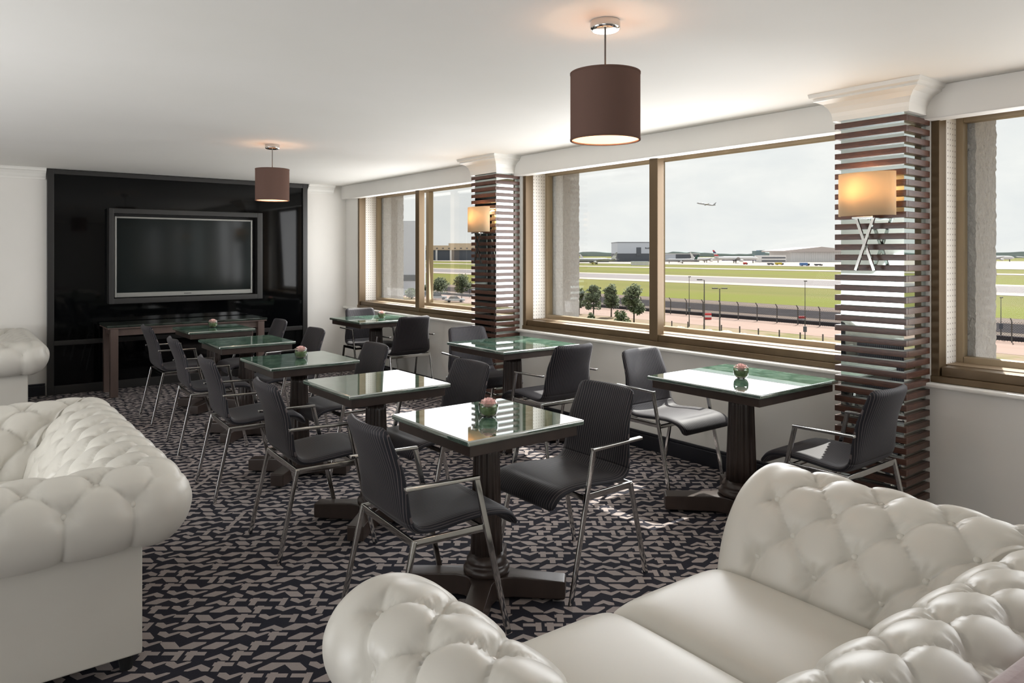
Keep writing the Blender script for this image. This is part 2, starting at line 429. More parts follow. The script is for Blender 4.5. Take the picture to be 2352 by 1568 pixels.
# ------------------------------------------------------------------ pendants
def pendant(x, y, label):
    root = thing('pendant_lamp', label, 'pendant lamp', (x, y, ZC), 0, 'brown drum pendants')
    MB().lathe([(.056, 0), (.056, -.028), (.05, -.036), (.01, -.038)], 32).build('ceiling_rose', M['chrome'], root, smooth=True, bevel=.003)
    MB().tube([(0, 0, -.03), (0, 0, -.30)], .0035, 8).build('cord', M['flex'], root)
    R = .130; zt, zb = -.195, -.447
    o = MB().lathe([(R, zb), (R, zt)], 64, cap=False).build('lamp_shade', M['pendant_cloth'], root, smooth=True)
    MB().lathe([(R-.0035, zb), (R-.0035, zt)], 64, cap=False).build('shade_lining', M['pendant_lining'], root, smooth=True)
    t = MB().lathe([(R+.0012, zb), (R+.0012, zb+.006), (R-.005, zb+.006), (R-.005, zb), (R+.0012, zb)], 64, cap=False)
    t.build('shade_trim', M['pendant_cloth'], root, smooth=True)
    t = MB().lathe([(R+.0012, zt-.006), (R+.0012, zt), (R-.005, zt), (R-.005, zt-.006), (R+.0012, zt-.006)], 64, cap=False)
    t.build('shade_trim', M['pendant_cloth'], root, smooth=True)
    s = MB()
    for k in range(3):
        a = 2*PI*k/3; s.bar((0, 0, zt-.01), ((R-.004)*math.cos(a), (R-.004)*math.sin(a), zt-.01), .003, .003)
    s.build('shade_ring', M['chrome'], root)
    MB().lathe([(.018, -.30), (.02, -.24), (.012, -.225), (.006, -.22)], 16).build('lamp_holder', M['rubber'], root, smooth=True)
    MB().lathe([(.003, -.38), (.02, -.372), (.028, -.345), (.02, -.315), (.013, -.30)], 18).build('bulb', M['bulb'], root, smooth=True)
    l = bpy.data.lights.new('pendant_light', 'POINT'); l.energy = 1.6; l.color = (1, .70, .46); l.shadow_soft_size = .035
    lo = bpy.data.objects.new('pendant_light', l); C.objects.link(lo); lo.location = (x, y, ZC-.40)
pendant(1.948, 1.943, 'brown drum pendant lamp nearest the camera, large against the window wall')
pendant(2.054, 5.76, 'smaller brown drum pendant lamp farther off, before the black panel')

# ------------------------------------------------------------------ black media wall and television
root = thing('media_wall_panel', 'black gloss wall panel with charcoal frame behind the television', 'wall panel', (0, YB, 0))
x0, x1, zt = .813, 3.560, 2.305
MB().box(x0+.05, x1-.05, -.03, -.002, .0, zt-.04).build('gloss_board', M['gloss_black'], root)
f = MB().box(x0, x0+.06, -.055, -.002, 0, zt).box(x1-.06, x1, -.055, -.002, 0, zt).box(x0+.06, x1-.06, -.055, -.002, zt-.05, zt)
f.box(x0+.06, x1-.06, -.05, -.002, 0, .09).box(x0+.06, x1-.06, -.045, -.002, .50, .55)
f.build('panel_frame', M['charcoal'], root, bevel=.004)
root = thing('television', 'large flat television in a deep charcoal box frame on the black panel', 'television', (0, YB-.031, 0))
xa, xb, za, zb = 1.353, 2.962, .912, 1.922
s = MB().box(xa, xa+.045, -.135, 0, za, zb).box(xb-.062, xb, -.135, 0, za, zb).box(xa+.045, xb-.062, -.135, 0, za, za+.058).box(xa+.045, xb-.062, -.135, 0, zb-.055, zb)
s.build('box_frame', M['charcoal'], root, bevel=.004)
MB().box(xa+.045, xb-.062, -.02, -.002, za+.058, zb-.055).build('recess_back', M['rubber'], root)
b = MB(); bx0, bx1, bz0, bz1 = 1.413, 2.862, .978, 1.84
b.box(bx0, bx0+.02, -.075, -.021, bz0, bz1).box(bx1-.02, bx1, -.075, -.021, bz0, bz1).box(bx0+.02, bx1-.02, -.075, -.021, bz1-.02, bz1).box(bx0+.02, bx1-.02, -.075, -.021, bz0, bz0+.048)
b.build('bezel', M['silver'], root, bevel=.003)
MB().box(bx0+.02, bx1-.02, -.066, -.022, bz0+.048, bz1-.02).build('screen', M['screen'], root)
lg = MB()
for k in range(7): lg.box(2.105+k*.011, 2.113+k*.011, -.0758, -.0751, bz0+.02, bz0+.029)
lg.build('maker_mark', M['charcoal'], root)

# console table below it
root = thing('console_table', 'long brown console table with dark glossy top under the television', 'table', (2.07, 8.48, 0))
MB().box(-.80, .80, -.275, .225, .70, .722).build('table_top', M['darktop'], root, bevel=.004)
MB().box(-.795, .795, -.27, .22, .685, .70).build('top_edging', M['legwood'], root, bevel=.003)
MB().box(-.73, .73, -.235, -.21, .615, .685).box(-.73, .73, .16, .185, .615, .685).box(-.745, -.72, -.21, .16, .615, .685).box(.72, .745, -.21, .16, .615, .685).build('apron', M['legwood'], root)
for sx in (-1, 1):
    for sy in (-1, 1):
        MB().box(sx*.735-.036, sx*.735+.036, (-.235 if sy < 0 else .15)-.03, (-.235 if sy < 0 else .15)+.04, 0, .685).build('leg', M['legwood'], root, bevel=.004)

# ------------------------------------------------------------------ pedestal tables
def make_table(S, name='pedestal_table'):
    h = S/2; root = bpy.data.objects.new(name, None); C.objects.link(root); root['category'] = 'table'
    MB().box(-h, h, -h, h, .728, .75).build('table_top', M['green'], root, bevel=.006, seg=3)
    a = h-.022
    MB().box(-a, a, -a, a, .683, .728).build('apron', M['brownwood'], root, bevel=.003)
    prof = [(.060, .683), (.060, .655), (.053, .645), (.052, .63)] 
    nf = 14
    def flute(an, z): return 1 - .075*abs(math.sin(an*nf/2))**.6*0 - (.09*(abs(math.cos(an*nf/2))**3))
    k = S/.585
    col = MB().lathe([(.054*k, .64), (.056*k, .60), (.060*k, .45), (.064*k, .30), (.068*k, .18)], 112, rfun=flute)
    col.build('column', M['brownwood'], root, smooth=True)
    cap = MB().lathe([(.062*k, .683), (.066*k, .665), (.062*k, .65), (.056*k, .638)], 40); cap.build('column_cap', M['brownwood'], root, smooth=True)
    ring = MB().lathe([(.085*k, .098), (.097*k, .105), (.098*k, .122), (.090*k, .134), (.080*k, .138), (.084*k, .148), (.084*k, .158), (.076*k, .168), (.07*k, .182)], 48)
    ring.build('base_ring', M['brownwood'], root, smooth=True)
    L = .335*k; hw = .042*k
    pts = []
    for q in range(4):
        a0 = PI/4 + q*PI/2
        d = Vector((math.cos(a0), math.sin(a0))); n = Vector((-d.y, d.x))
        pts.append(d*L - n*hw); pts.append(d*L + n*hw)
        a1 = a0 + PI/4; m = Vector((math.cos(a1), math.sin(a1)))
        d2 = Vector((math.cos(a0+PI/2), math.sin(a0+PI/2))); n2 = Vector((-d2.y, d2.x))
        p0 = d*(L*.55) + n*hw*1.02; p3 = d2*(L*.55) - n2*hw*1.02; mid = m*(.098*k)
        pts.append(p0)
        for t in (.2, .4, .5, .6, .8):
            p = p0*(1-t)**2 + (mid*2 - (p0+p3)/2)*2*t*(1-t) + p3*t**2; pts.append(p)
        pts.append(p3)
    n_ = len(pts); b = MB()
    zt_ = lambda p: .088 + .016*(1-min(1, p.length/L))
    vs = [(p.x, p.y, .014) for p in pts] + [(p.x, p.y, zt_(p)) for p in pts] + [(0,0,.014), (0,0,.106)]
    fs = [(i, (i+1)%n_, n_+(i+1)%n_, n_+i) for i in range(n_)] + [((i+1)%n_, i, 2*n_) for i in range(n_)] + [(n_+i, n_+(i+1)%n_, 2*n_+1) for i in range(n_)]
    b.add(vs, fs); b.build('base', M['brownwood'], root, bevel=.006, seg=2)
    for q in range(4):
        a0 = PI/4+q*PI/2; MB().lathe([(.02, 0), (.02, .014)], 14, math.cos(a0)*(L-.035), math.sin(a0)*(L-.035)).build('foot_pad', M['rubber'], root)
    return root
G1 = 'green topped pedestal tables'
tA = make_table(.585)
rows = [((1.81, 2.510), 'green topped pedestal table nearest the camera, with flower bowl and two chairs'),
        ((1.84, 3.574), 'green topped pedestal table with bare top, second in the row from the camera'),
        ((1.84, 4.658), 'green topped pedestal table with a flower bowl, third in the row from the camera'),
        ((1.90, 5.91), 'green topped pedestal table with bare top, fourth in the row from the camera'),
        ((1.98, 7.106), 'green topped pedestal table with flower bowl, farthest in the row, beside the console')]
for i, ((x, y), lb) in enumerate(rows): place(tA, i > 0, (x, y, 0), 0, lb, G1)
tG = make_table(.735)
for i, ((x, y), lb) in enumerate([((3.51, 2.437), 'larger green topped pedestal table with flower bowl beside the near pillar'),
        ((3.47, 4.467), 'larger green topped pedestal table with bare top beside the far pillar'),
        ((3.655, 7.10), 'larger green topped pedestal table with flower bowl in the far window corner')]): place(tG, i > 0, (x, y, 0), 0, lb, G1)

# flower bowls
def make_bowl():
    root = bpy.data.objects.new('flower_bowl', None); C.objects.link(root); root['category'] = 'flower bowl'
    pr = [(.020, .002), (.030, .006), (.038, .018), (.0415, .034), (.041, .05), (.036, .064), (.031, .071)]
    o = MB().lathe(pr, 32, cap=False).build('glass_bowl', M['bowl'], root, smooth=True)
    MB().lathe([(.004, .001), (.022, .0015), (.022, .004), (.004, .005)], 24).build('bowl_base', M['bowl'], root, smooth=True)
    lf = MB().lathe([(.006, .007), (.024, .010), (.034, .022), (.037, .034), (.034, .042), (.01, .044)], 24, rfun=lambda a, z: 1+.05*math.sin(7*a+z*300))
    lf.build('leaves', M['leafgreen'], root, smooth=True)
    p = MB(); r2 = random.Random(3)
    for lay, (nn, rr, zz, tilt, sz) in enumerate([(7, .022, .052, .5, .019), (6, .015, .06, .8, .017), (5, .009, .066, 1.1, .014), (3, .004, .07, 1.35, .011)]):
        for k in range(nn):
            a = 2*PI*k/nn + lay*.5; c = Vector((rr*math.cos(a), rr*math.sin(a), zz))
            out = Vector((math.cos(a), math.sin(a), 0)); tan = Vector((-math.sin(a), math.cos(a), 0)); up = out*math.cos(tilt)+Vector((0,0,1))*math.sin(tilt)
            rws = []
            for i in range(5):
                v_ = -1+2*i/4; rw = []
                for j in range(5):
                    u_ = -1+2*j/4; wdt = sz*math.sqrt(max(0, 1-.8*v_*v_*(.5 if v_ < 0 else 1)))
                    q = c + tan*(u_*wdt) + up*(v_*sz) + out*(-.35*sz*(u_*u_) + .25*sz*max(0, v_)**2)
                    rw.append(q)
                rws.append(rw)
            p.grid(rws)
    p.build('rose', M['rose'], root, smooth=True)
    return root
bw = make_bowl()
for i, ((x, y), lb) in enumerate([((1.818, 2.506), 'round glass bowl with pink rose on the nearest table'),
        ((1.861, 4.684), 'round glass bowl with pink rose on the third table in the row'),
        ((1.98, 7.129), 'round glass bowl with pink rose on the farthest table of the row'),
        ((3.495, 2.428), 'round glass bowl with pink rose on the window table by the near pillar'),
        ((3.705, 7.06), 'round glass bowl with pink rose on the table in the far window corner')]):
    place(bw, i > 0, (x, y, .7502), .6*i, lb, 'glass bowls with pink roses')

# ------------------------------------------------------------------ chairs
def make_chair():
    root = bpy.data.objects.new('armchair', None); C.objects.link(root); root['category'] = 'chair'
    # side profile of the upholstered shell, seat tip to back top: (x, z)
    prof = [(.452, .385), (.440, .412), (.415, .436), (.375, .450), (.32, .456), (.25, .455), (.18, .450), (.11, .444), (.06, .444), (.022, .455), (-.002, .482), (-.016, .52), (-.03, .58), (-.05, .65), (-.075, .72), (-.098, .78), (-.112, .822)]
    def dense(pr, n):
        P = [Vector(p) for p in pr]; out = []
        for i in range(len(P)-1):
            p0, p1, p2, p3 = P[max(i-1, 0)], P[i], P[i+1], P[min(i+2, len(P)-1)]
            for k in range(n):
                t = k/n; out.append(.5*((2*p1)+(-p0+p2)*t+(2*p0-5*p1+4*p2-p3)*t*t+(-p0+3*p1-3*p2+p3)*t**3))
        out.append(P[-1]); return out
    D = dense(prof, 3); th = .034
    L = [0]
    for i in range(1, len(D)): L.append(L[-1]+(D[i]-D[i-1]).length)
    tot = L[-1]
    def shell(i0, i1, name, cap0, cap1):
        nu = 14; outer = []; inner = []
        for i in range(i0, i1+1):
            p = D[i]; d = (D[min(i+1, len(D)-1)]-D[max(i-1, 0)]).normalized(); nrm = Vector((d.y, -d.x))   # towards the sitter
            if nrm.y < 0 and p.x > .1: nrm = -nrm
            s = L[i]; backness = max(0, min(1, (p.y-.47)/.2))
            w = .222 - .047*max(0, (p.y-.46)/.36)
            if p.x > .3: w = .222 + .004
            r = .03
            for dd in (s, tot-s):
                if dd < r: w -= r - math.sqrt(max(0, r*r-(r-dd)**2))
            endt = min(1, math.sqrt(max(0.0004, min(s, tot-s)/.016)))
            ro = []; ri = []
            for k in range(nu+1):
                u = -1+2*k/nu; y = u*w
                e = (1-abs(u)**8)**.5 if abs(u) < 1 else 0
                curve = .030*backness*u*u - .012*(1-backness)*0 - .008*(1-backness)*(1-u*u)*(1 if p.x > .03 and p.x < .38 else 0)
                base = Vector((p.x + curve if backness > 0 else p.x, y, p.y + (curve if backness == 0 else 0)))
                hh = th/2*endt*(.25+.75*e)
                ro.append(base + Vector((nrm.x, 0, nrm.y))*hh); ri.append(base - Vector((nrm.x, 0, nrm.y))*hh)
            outer.append(ro); inner.append(ri)
        m = MB(); rings = [a + b[::-1] for a, b in zip(outer, inner)]
        m.grid(rings, closed_u=True)
        m.add(rings[0], [tuple(range(len(rings[0])))]); m.add(rings[-1], [tuple(range(len(rings[-1])))])
        o = m.build(name, M['fabric'], root, smooth=True)
        bm = bmesh.new(); bm.from_mesh(o.data); bmesh.ops.remove_doubles(bm, verts=bm.verts, dist=1e-5); bmesh.ops.recalc_face_normals(bm, faces=bm.faces); bm.to_mesh(o.data); bm.free()
        o.data.polygons.foreach_set('use_smooth', [True]*len(o.data.polygons))
        return o
    mid = 10*3
    shell(0, mid, 'seat', 1, 0); shell(mid, len(D)-1, 'backrest', 0, 1)
    ch = M['chrome']
    for s in (-1, 1):
        MB().bar((.246, s*.250, .615), (.385, s*.256, .0), .013, .022, (1,0,0)).build('front_leg', ch, root, bevel=.002, seg=1)
        MB().bar((.257, s*.250, .614), (-.045, s*.250, .620), .022, .013).build('armrest', ch, root, bevel=.002, seg=1)
        MB().bar((.002, s*.228, .424), (-.09, s*.236, .0), .018, .018, (1,0,0)).build('rear_leg', ch, root, bevel=.002, seg=1)
        MB().bar((-.006, s*.228, .416), (.296, s*.243, .420), .012, .028).build('side_rail', ch, root, bevel=.002, seg=1)
    MB().bar((.0, -.228, .416), (.0, .228, .416), .012, .028).build('rear_rail', ch, root, bevel=.002, seg=1)
    MB().bar((.285, -.243, .412), (.285, .243, .412), .012, .022).build('front_rail', ch, root, bevel=.002, seg=1)
    return root
ch0 = make_chair()
R_ = 'middle row'
chairs = [
 ((1.320, 2.478), -3.5, 'pinstriped black chair with chrome arms closest to the camera, sofa side of the nearest table'),
 ((1.318, 3.562), -3.0, 'pinstriped black chair on the aisle side of the second table in the row'),
 ((1.322, 4.600), -3.0, 'pinstriped black chair on the aisle side of the third table in the row'),
 ((1.416, 5.810), -3.5, 'pinstriped black chair on the aisle side of the fourth table in the row'),
 ((1.463, 6.960), 0.0, 'pinstriped black chair on the aisle side of the farthest row table, before the console'),
 ((2.408, 2.472), 180, 'pinstriped black chair facing left at the window side of the nearest table'),
 ((2.325, 3.477), 181, 'pinstriped black chair facing left at the window side of the second row table'),
 ((2.277, 4.571), 180, 'pinstriped black chair facing left at the window side of the third row table'),
 ((2.366, 5.823), 180, 'pinstriped black chair facing left at the window side of the fourth row table'),
 ((2.42, 6.80), 178, 'pinstriped black chair facing left at the window side of the farthest row table'),
 ((3.591, 3.179), -89.9, 'pinstriped chair on the far side of the window table by the near pillar'),
 ((3.47, 1.69), 90.2, 'pinstriped chair with sunlit seat seen from behind, standing before the near pillar'),
 ((3.50, 5.073), -94.3, 'bluish lit pinstriped chair standing before the far pillar'),
 ((3.401, 3.768), 90.3, 'pinstriped chair seen from behind at the bare window table by the far pillar'),
 ((3.736, 7.574), -88.9, 'pinstriped chair in the far window corner, behind the last window table'),
 ((3.69, 6.42), 90, 'pinstriped chair seen from behind at the far corner window table'),
]
for i, ((x, y), a, lb) in enumerate(chairs):
    place(ch0, i > 0, (x, y, 0), math.radians(a), lb, 'pinstriped chairs with chrome arms')

# ------------------------------------------------------------------ chesterfield sofas
SP = [(-.285, .33), (-.278, .40), (-.262, .46), (-.235, .53), (-.20, .59), (-.155, .645), (-.10, .685), (-.04, .708), (.015, .711), (.065, .695), (.105, .662), (.128, .615), (.128, .565), (.108, .512), (.072, .470), (.03, .450), (-.015, .447)]
def dense_profile(step):
    P = [Vector(p) for p in SP]; out = [P[0]]
    fine = []
    for i in range(len(P)-1):
        p0, p1, p2, p3 = P[max(i-1, 0)], P[i], P[i+1], P[min(i+2, len(P)-1)]
        for k in range(20):
            t = k/20; fine.append(.5*((2*p1)+(-p0+p2)*t+(2*p0-5*p1+4*p2-p3)*t*t+(-p0+3*p1-3*p2+p3)*t**3))
    fine.append(P[-1]); acc = 0
    for a, b in zip(fine, fine[1:]):
        acc += (b-a).length
        if acc >= step: out.append(b); acc = 0
    return out
def make_sofa(W, D, fine, label, loc, rotz, seats=2):
    """local frame: faces +y, back roll axis on y=0, arm roll axes on x=+-W/2, arms run to y=D"""
    root = thing('chesterfield_sofa', label, 'sofa', loc, rotz, 'cream chesterfield sofas')
    PR = dense_profile(.0085 if fine else .016); n = len(PR)
    T = [0.]
    for i in range(1, n): T.append(T[-1]+(PR[i]-PR[i-1]).length)
    NRM = []
    for i in range(n):
        d = (PR[min(i+1, n-1)]-PR[max(i-1, 0)]).normalized(); NRM.append(Vector((-d.y, d.x)) )
    NRM = [v_ if True else v_ for v_ in NRM]
    ds, dt, t0 = .098, .105, .155            # half button spacing along, row spacing, first row
    nrow = 6; hw = W/2
    def puff(s, t):
        S = s/ds; q = (t-t0)/dt
        qc = max(0, min(nrow-1, q))
        u, v_ = (S+qc)/2, (S-qc)/2
        a, b = abs(math.sin(PI*u)), abs(math.sin(PI*v_))
        h = (1-math.exp(-a/.10))*(1-math.exp(-b/.10)); dome = (a*b)**.5
        # nearest button dimple
        j = round(qc); i = round(S)
        if (i+j) % 2: i = i+1 if S > i else i-1
        dx, dy = (S-i)*ds, (q-j)*dt; r = math.hypot(dx, dy)
        w = 0
        if r < .06 and r > 1e-5:
            an = math.atan2(dy, dx); w = .0032*math.sin(an*9+i*2.1)*math.exp(-((r-.032)/.014)**2)
        edge = min(1, max(0, (T[-1]-t)/.05)); edge0 = min(1, max(0, t/.04))
        fr = min(1, max(0, (s+.075)/.075)); fr = fr*fr*(3-2*fr)
        return (.0085*h + .0085*dome - .019*math.exp(-(r/.036)**2) + w - .006)*edge*edge0*fr + .005*edge*edge0*(1-fr)
    cols = []        # (segment, list of points, list of outward normals in 3D, s values or None)
    def arm_col(sgn, a):
        pts = []
        for i, p in enumerate(PR):
            u, z = p; nu_, nz = NRM[i]
            yend = max(0, -u); y = D + a*(yend-D); s = D - .085 - y
            wgt = min(1, max(0, (y-yend)/.07)) if False else 1
            d = puff(s, T[i])
            if u <= 0: y -= nu_*d*max(0, (a-.9)/.1)
            pts.append((sgn*(hw+u+nu_*d), y, z+nz*d))
        return pts
    def cap_col(sgn, an):
        pts = []; c = math.cos(an)**.55 if an < PI/2-.01 else 0.0; ext = .085*math.sin(an)
        for i, p in enumerate(PR):
            u, z = p; nu_, nz = NRM[i]; d = puff(-.085 - ext*.6, T[i])*max(0, math.cos(an))
            uu = u+nu_*d; zz = z+nz*d
            u0, z0 = -.08, .47
            pts.append((sgn*(hw+u0+(uu-u0)*c), D+ext, z0+(zz-z0)*c if zz > z0 else zz))
        return pts
    def fan_col(sgn, ph):                     # ph 0: still the arm, 1: the back
        an = ph*PI/2; pts = []
        for i, p in enumerate(PR):
            u, z = p; nu_, nz = NRM[i]
            sA = D - .085 - max(0, -u)
            if u <= 0:
                d = puff(sA, T[i])*(1-ph) + puff(hw_s(u), T[i])*ph
                e = u + nu_*d; pts.append((sgn*(hw+e), -e, z+nz*d))
            else:
                d = puff(sA, T[i])*(1-ph) + puff(hw_s(u), T[i])*ph
                e = u + nu_*d; pts.append((sgn*(hw+e*math.cos(an)), -e*math.sin(an), z+nz*d))
        return pts
    def hw_s(u): return hw + min(0, u)
    def back_col(b):                          # b -1..1
        pts = []
        for i, p in enumerate(PR):
            u, z = p; nu_, nz = NRM[i]; xe = hw + min(0, u); x = b*xe
            d = puff(abs(x), T[i])
            if u <= 0: x += (1 if b > 0 else -1)*nu_*d*max(0, (abs(b)-.9)/.1)
            pts.append((x, -(u+nu_*d), z+nz*d))
        return pts
    st = .0085 if fine else .016
    na = max(8, int((D)/st)); nb = max(8, int(2*hw/st)); nfan = 12
    for sgn in (1, -1):
        rows = [cap_col(sgn, PI/2*(1-k/9)) for k in range(9)] + [arm_col(sgn, k/na) for k in range(na+1)] + [fan_col(sgn, k/nfan) for k in range(1, nfan//2+1)]
        m = MB().grid(rows); o = m.build('armrest', M['leather'], root, smooth=True)
    rows = [fan_col(1, k/nfan) for k in range(nfan//2, nfan)] + [back_col(1-2*k/nb) for k in range(nb+1)] + [fan_col(-1, k/nfan) for k in range(nfan-1, nfan//2-1, -1)]
    MB().grid(rows).build('backrest', M['leather'], root, smooth=True)
    # covered buttons
    bme = MB().lathe([(.0005, .008), (.006, .007), (.0095, .0045), (.0115, .001), (.0115, -.004)], 14)
    proto = None
    def button(p, nrm):
        nonlocal proto
        if proto is None:
            proto = bme.build('button', M['leather'], root, smooth=True); o = proto
        else:
            o = proto.copy(); C.objects.link(o); o.parent = root
        o.location = p; o.rotation_mode = 'QUATERNION'; o.rotation_quaternion = Vector(nrm).to_track_quat('Z', 'Y')
    def at_t(t):
        for i in range(1, n):
            if T[i] >= t: return i
        return n-1
    nbt = 0
    for j in range(nrow):
        i = at_t(t0+j*dt); u, z = PR[i]; nu_, nz = NRM[i]; d = -.0235
        for sgn in (1, -1):
            for k in range(0, 12):
                if (k+j) % 2: continue
                y = D-.085-k*ds
                if y < max(0, -u)+.045: continue
                if nbt < 98: button((sgn*(hw+u+nu_*d), y, z+nz*d), (sgn*nu_, 0, nz)); nbt += 1
        for k in range(-9, 10):
            if (k+j) % 2: continue
            x = k*ds
            if abs(x) > hw+min(0, u)-.045: continue
            if nbt < 98: button((x, -(u+nu_*d), z+nz*d), (0, -nu_, nz)); nbt += 1
    # plain outer panels, seat base and feet
    zb, zt_ = .055, .455
    MB().box(-hw+.10, hw-.10, .016, .10, zb, zt_).build('back_panel', M['leather'], root, bevel=.008)
    for sgn in (1, -1):
        xo, xi = sgn*(hw-.016), sgn*(hw-.23)
        MB().box(min(xo, sgn*(hw-.099)), max(xo, sgn*(hw-.099)), +.016, D+.03, zb, zt_-.01).build('side_panel', M['leather'], root, bevel=.008)
    MB().box(-hw+.10, hw-.10, .101, D+.02, zb, .30).build('seat_base', M['leather'], root, bevel=.01)
    iw = (2*hw-.54)/seats
    for k in range(seats):
        cx0 = -hw+.27+k*iw; g = []; nn = 26
        y0_, y1_ = .235, D+.055
        def sup(t): return (1-abs(t)**7)**(1/2.6) if abs(t) < 1 else 0
        top = []; bot = []
        for a in range(nn+1):
            va = -math.cos(PI*a/nn); rt = []; rb = []
            for b_ in range(nn+1):
                vb = -math.cos(PI*b_/nn); e = sup(va)*sup(vb)
                x = cx0+iw/2+vb*(iw/2-.001); y = (y0_+y1_)/2+va*(y1_-y0_)/2
                crown = .012*(1-va*va)*(1-vb*vb)
                rt.append((x, y, .375+.068*e+crown)); rb.append((x, y, .375-.074*e))
            top.append(rt); bot.append(rb)
        m = MB().grid(top); m.grid(bot)
        m.build('seat_cushion', M['leather'], root, smooth=True)
    for sx in (-1, 1):
        for y in (.06, D-.04): MB().lathe([(.02, 0), (.028, .056)], 16, sx*(hw-.06), y).build('foot', M['rubber'], root)
    return root
make_sofa(1.50, .86, True, 'cream tufted chesterfield sofa seen from its open seat, low in the right front', (1.500, .592, 0), math.radians(-1.5))
make_sofa(1.46, .84, True, 'cream tufted chesterfield sofa seen from behind, front left by the aisle', (.556, 3.50, 0), math.radians(90))
make_sofa(1.36, .84, False, 'cream tufted chesterfield sofa far left beside the black panel, partly cut off', (.556, 7.905, 0), math.radians(90))

# mauve chair back that peeks in at the lower right
root = thing('velvet_armchair', 'mauve velvet chair back peeking in behind the right front sofa', 'chair', (1.62, .392, 0), math.radians(-3))
rows = []
for z, e in [(.30, 0), (.60, 0), (.75, .001), (.765, .006), (.773, .016), (.775, .03)]:
    rows.append([(-.36, .046-e, z), (.36, .046-e, z), (.36, -.06+e, z), (-.36, -.06+e, z)])
m = MB().grid(rows, closed_u=True); m.add(rows[0], [(0,1,2,3)]); m.add(rows[-1], [(0,1,2,3)])
m.build('backrest', M['velvet'], root, bevel=.012, seg=3)
MB().box(-.36, .36, -.55, -.061, .26, .44).build('seat', M['velvet'], root, bevel=.03, seg=3)
for sx in (-1, 1):
    for y in (-.55, .0): MB().tube([(sx*.32, y, .0), (sx*.31, y, .30)], [.014, .02], 12).build('leg', M['brownwood'], root)
exec_outdoor = True
# ------------------------------------------------------------------ outdoors: the airfield, ground 11 m below the eye
GZ = CAM_H - 11.0
YAW = math.radians(37.8)
FV = Vector((math.sin(YAW), math.cos(YAW), 0)); RV = Vector((math.cos(YAW), -math.sin(YAW), 0))
def out_pt(px, d):                      # ground point seen in column px at depth d
    p = FV*d + RV*((px-1176)/1677*d); p.z = GZ; return p
def dep(py): return 1677*11/(py-583)    # depth of a ground point seen in row py
def zat(py, d): return CAM_H + (583-py)/1677*d
def field(name, c0, c1, c2, sc=(.02, .004, 1)):
    m = mat(name, c0, .95, spec=.1); t = NT(m); v, x, y, z = t.coords()
    f = t.noise(t.scale(v, sc), 1, 5, .6); g = t.noise(t.scale(v, (.4, .1, 1)), 1, 4, .6)
    c = t.ramp(f, [(.35, c0), (.5, c1), (.65, c2)])
    t.col(t.mix(t.math('MULTIPLY', g, .35), c, c1)); return m
M['grass'] = field('airfield_grass', srgb(84,88,36), srgb(98,96,48), srgb(92,98,30))
M['verge'] = field('dry_verge', srgb(118,105,88), srgb(132,117,100), srgb(98,100,56), (.25, .12, 1))
M['dirt'] = field('bare_earth', srgb(92,82,80), srgb(104,92,86), srgb(97,89,83), (.1, .02, 1))
M['roadpink'] = field('worn_road', srgb(138,118,110), srgb(144,125,117), srgb(134,118,113), (.2, .05, 1))
M['shrub'] = noisy('shrub_leaf', srgb(44,62,34), srgb(92,104,56), 1.6, .8)
M['treeleaf'] = noisy('tree_leaf', srgb(66,80,56), srgb(116,126,88), 1.1, .8)
M['bark'] = noisy('bark', srgb(58,46,38), srgb(78,64,52), 6, .9)
M['farwood_haze'] = mat('far_woodland', srgb(132,144,144), 1)  # distance haze painted into the colour, paler and bluer than the trees
M['clad_light'] = mat('grey_cladding', srgb(186,194,206), .6)
M['clad_dark'] = mat('slate_cladding', srgb(78,84,94), .6)
M['clad_white'] = noisy('ribbed_white_cladding', srgb(212,212,214), srgb(224,224,224), 1, .6, (.5, .5, 0))
M['roof_pale'] = mat('pale_roof', srgb(184,176,174), .7)
M['tan_clad'] = mat('tan_cladding', srgb(206,188,164), .8)
M['blue_grey'] = mat('blue_grey_facade', srgb(132,150,170), .6)
M['wing_clad'] = mat('pale_blue_render', srgb(196,202,214), .7)
M['jet_white'] = mat('jet_white_paint', srgb(205,205,205), .35)
M['jet_grey'] = mat('jet_grey_paint', srgb(150,152,156), .4)
M['jet_blue'] = mat('jet_blue_paint', srgb(52,64,112), .4)
M['jet_red'] = mat('jet_red_paint', srgb(186,52,52), .4)
M['jet_purple'] = mat('jet_violet_paint', srgb(62,58,120), .4)
M['jet_green'] = mat('jet_green_paint', srgb(36,74,66), .4)
M['steel'] = mat('dark_galvanised_steel', srgb(78,76,74), .6)
M['yellow'] = mat('yellow_paint', srgb(196,176,60), .5)
M['vblue'] = mat('vehicle_blue', srgb(82,120,176), .5)
M['rock'] = noisy('pale_rock', srgb(170,160,146), srgb(200,190,172), 3, .9)
M['carsilver'] = mat('car_silver', srgb(170,174,178), .3, .5)
M['carglass'] = mat('car_glass', srgb(30,34,38), .1)

def strip(name, x0, x1, z, m, y0=-3000, y1=6000):
    return struct(MB().box(x0, x1, y0, y1, GZ-1+z, GZ+z).build(name, m))
strip('airfield_ground', 5.5, 9000, 0, M['grass'], -6000, 12000)
strip('verge_ground', 5.5, 92, .02, M['verge'])
strip('service_road', 92, 106, .04, M['roadpink'])
strip('earth_ground', 106, 143, .03, M['dirt'])
M['darkroad'] = noisy('dark_asphalt', srgb(50,48,51), srgb(60,57,60), .3, .95, spec=.02)
strip('perimeter_road', 117, 132, .06, M['darkroad'])
strip('kerb', 106.2, 107.2, .55, M['darkroad'], -300, 900)
strip('runway', 236, 284, .12, M['asphalt'])
strip('runway_shoulder_surface', 220, 236, .10, M['concrete']); strip('runway_shoulder_surface', 284, 298, .10, M['concrete'])
strip('taxiway_surface', 432, 462, .2, M['concrete'])
strip('apron_surface', 585, 1250, .3, M['concrete'])

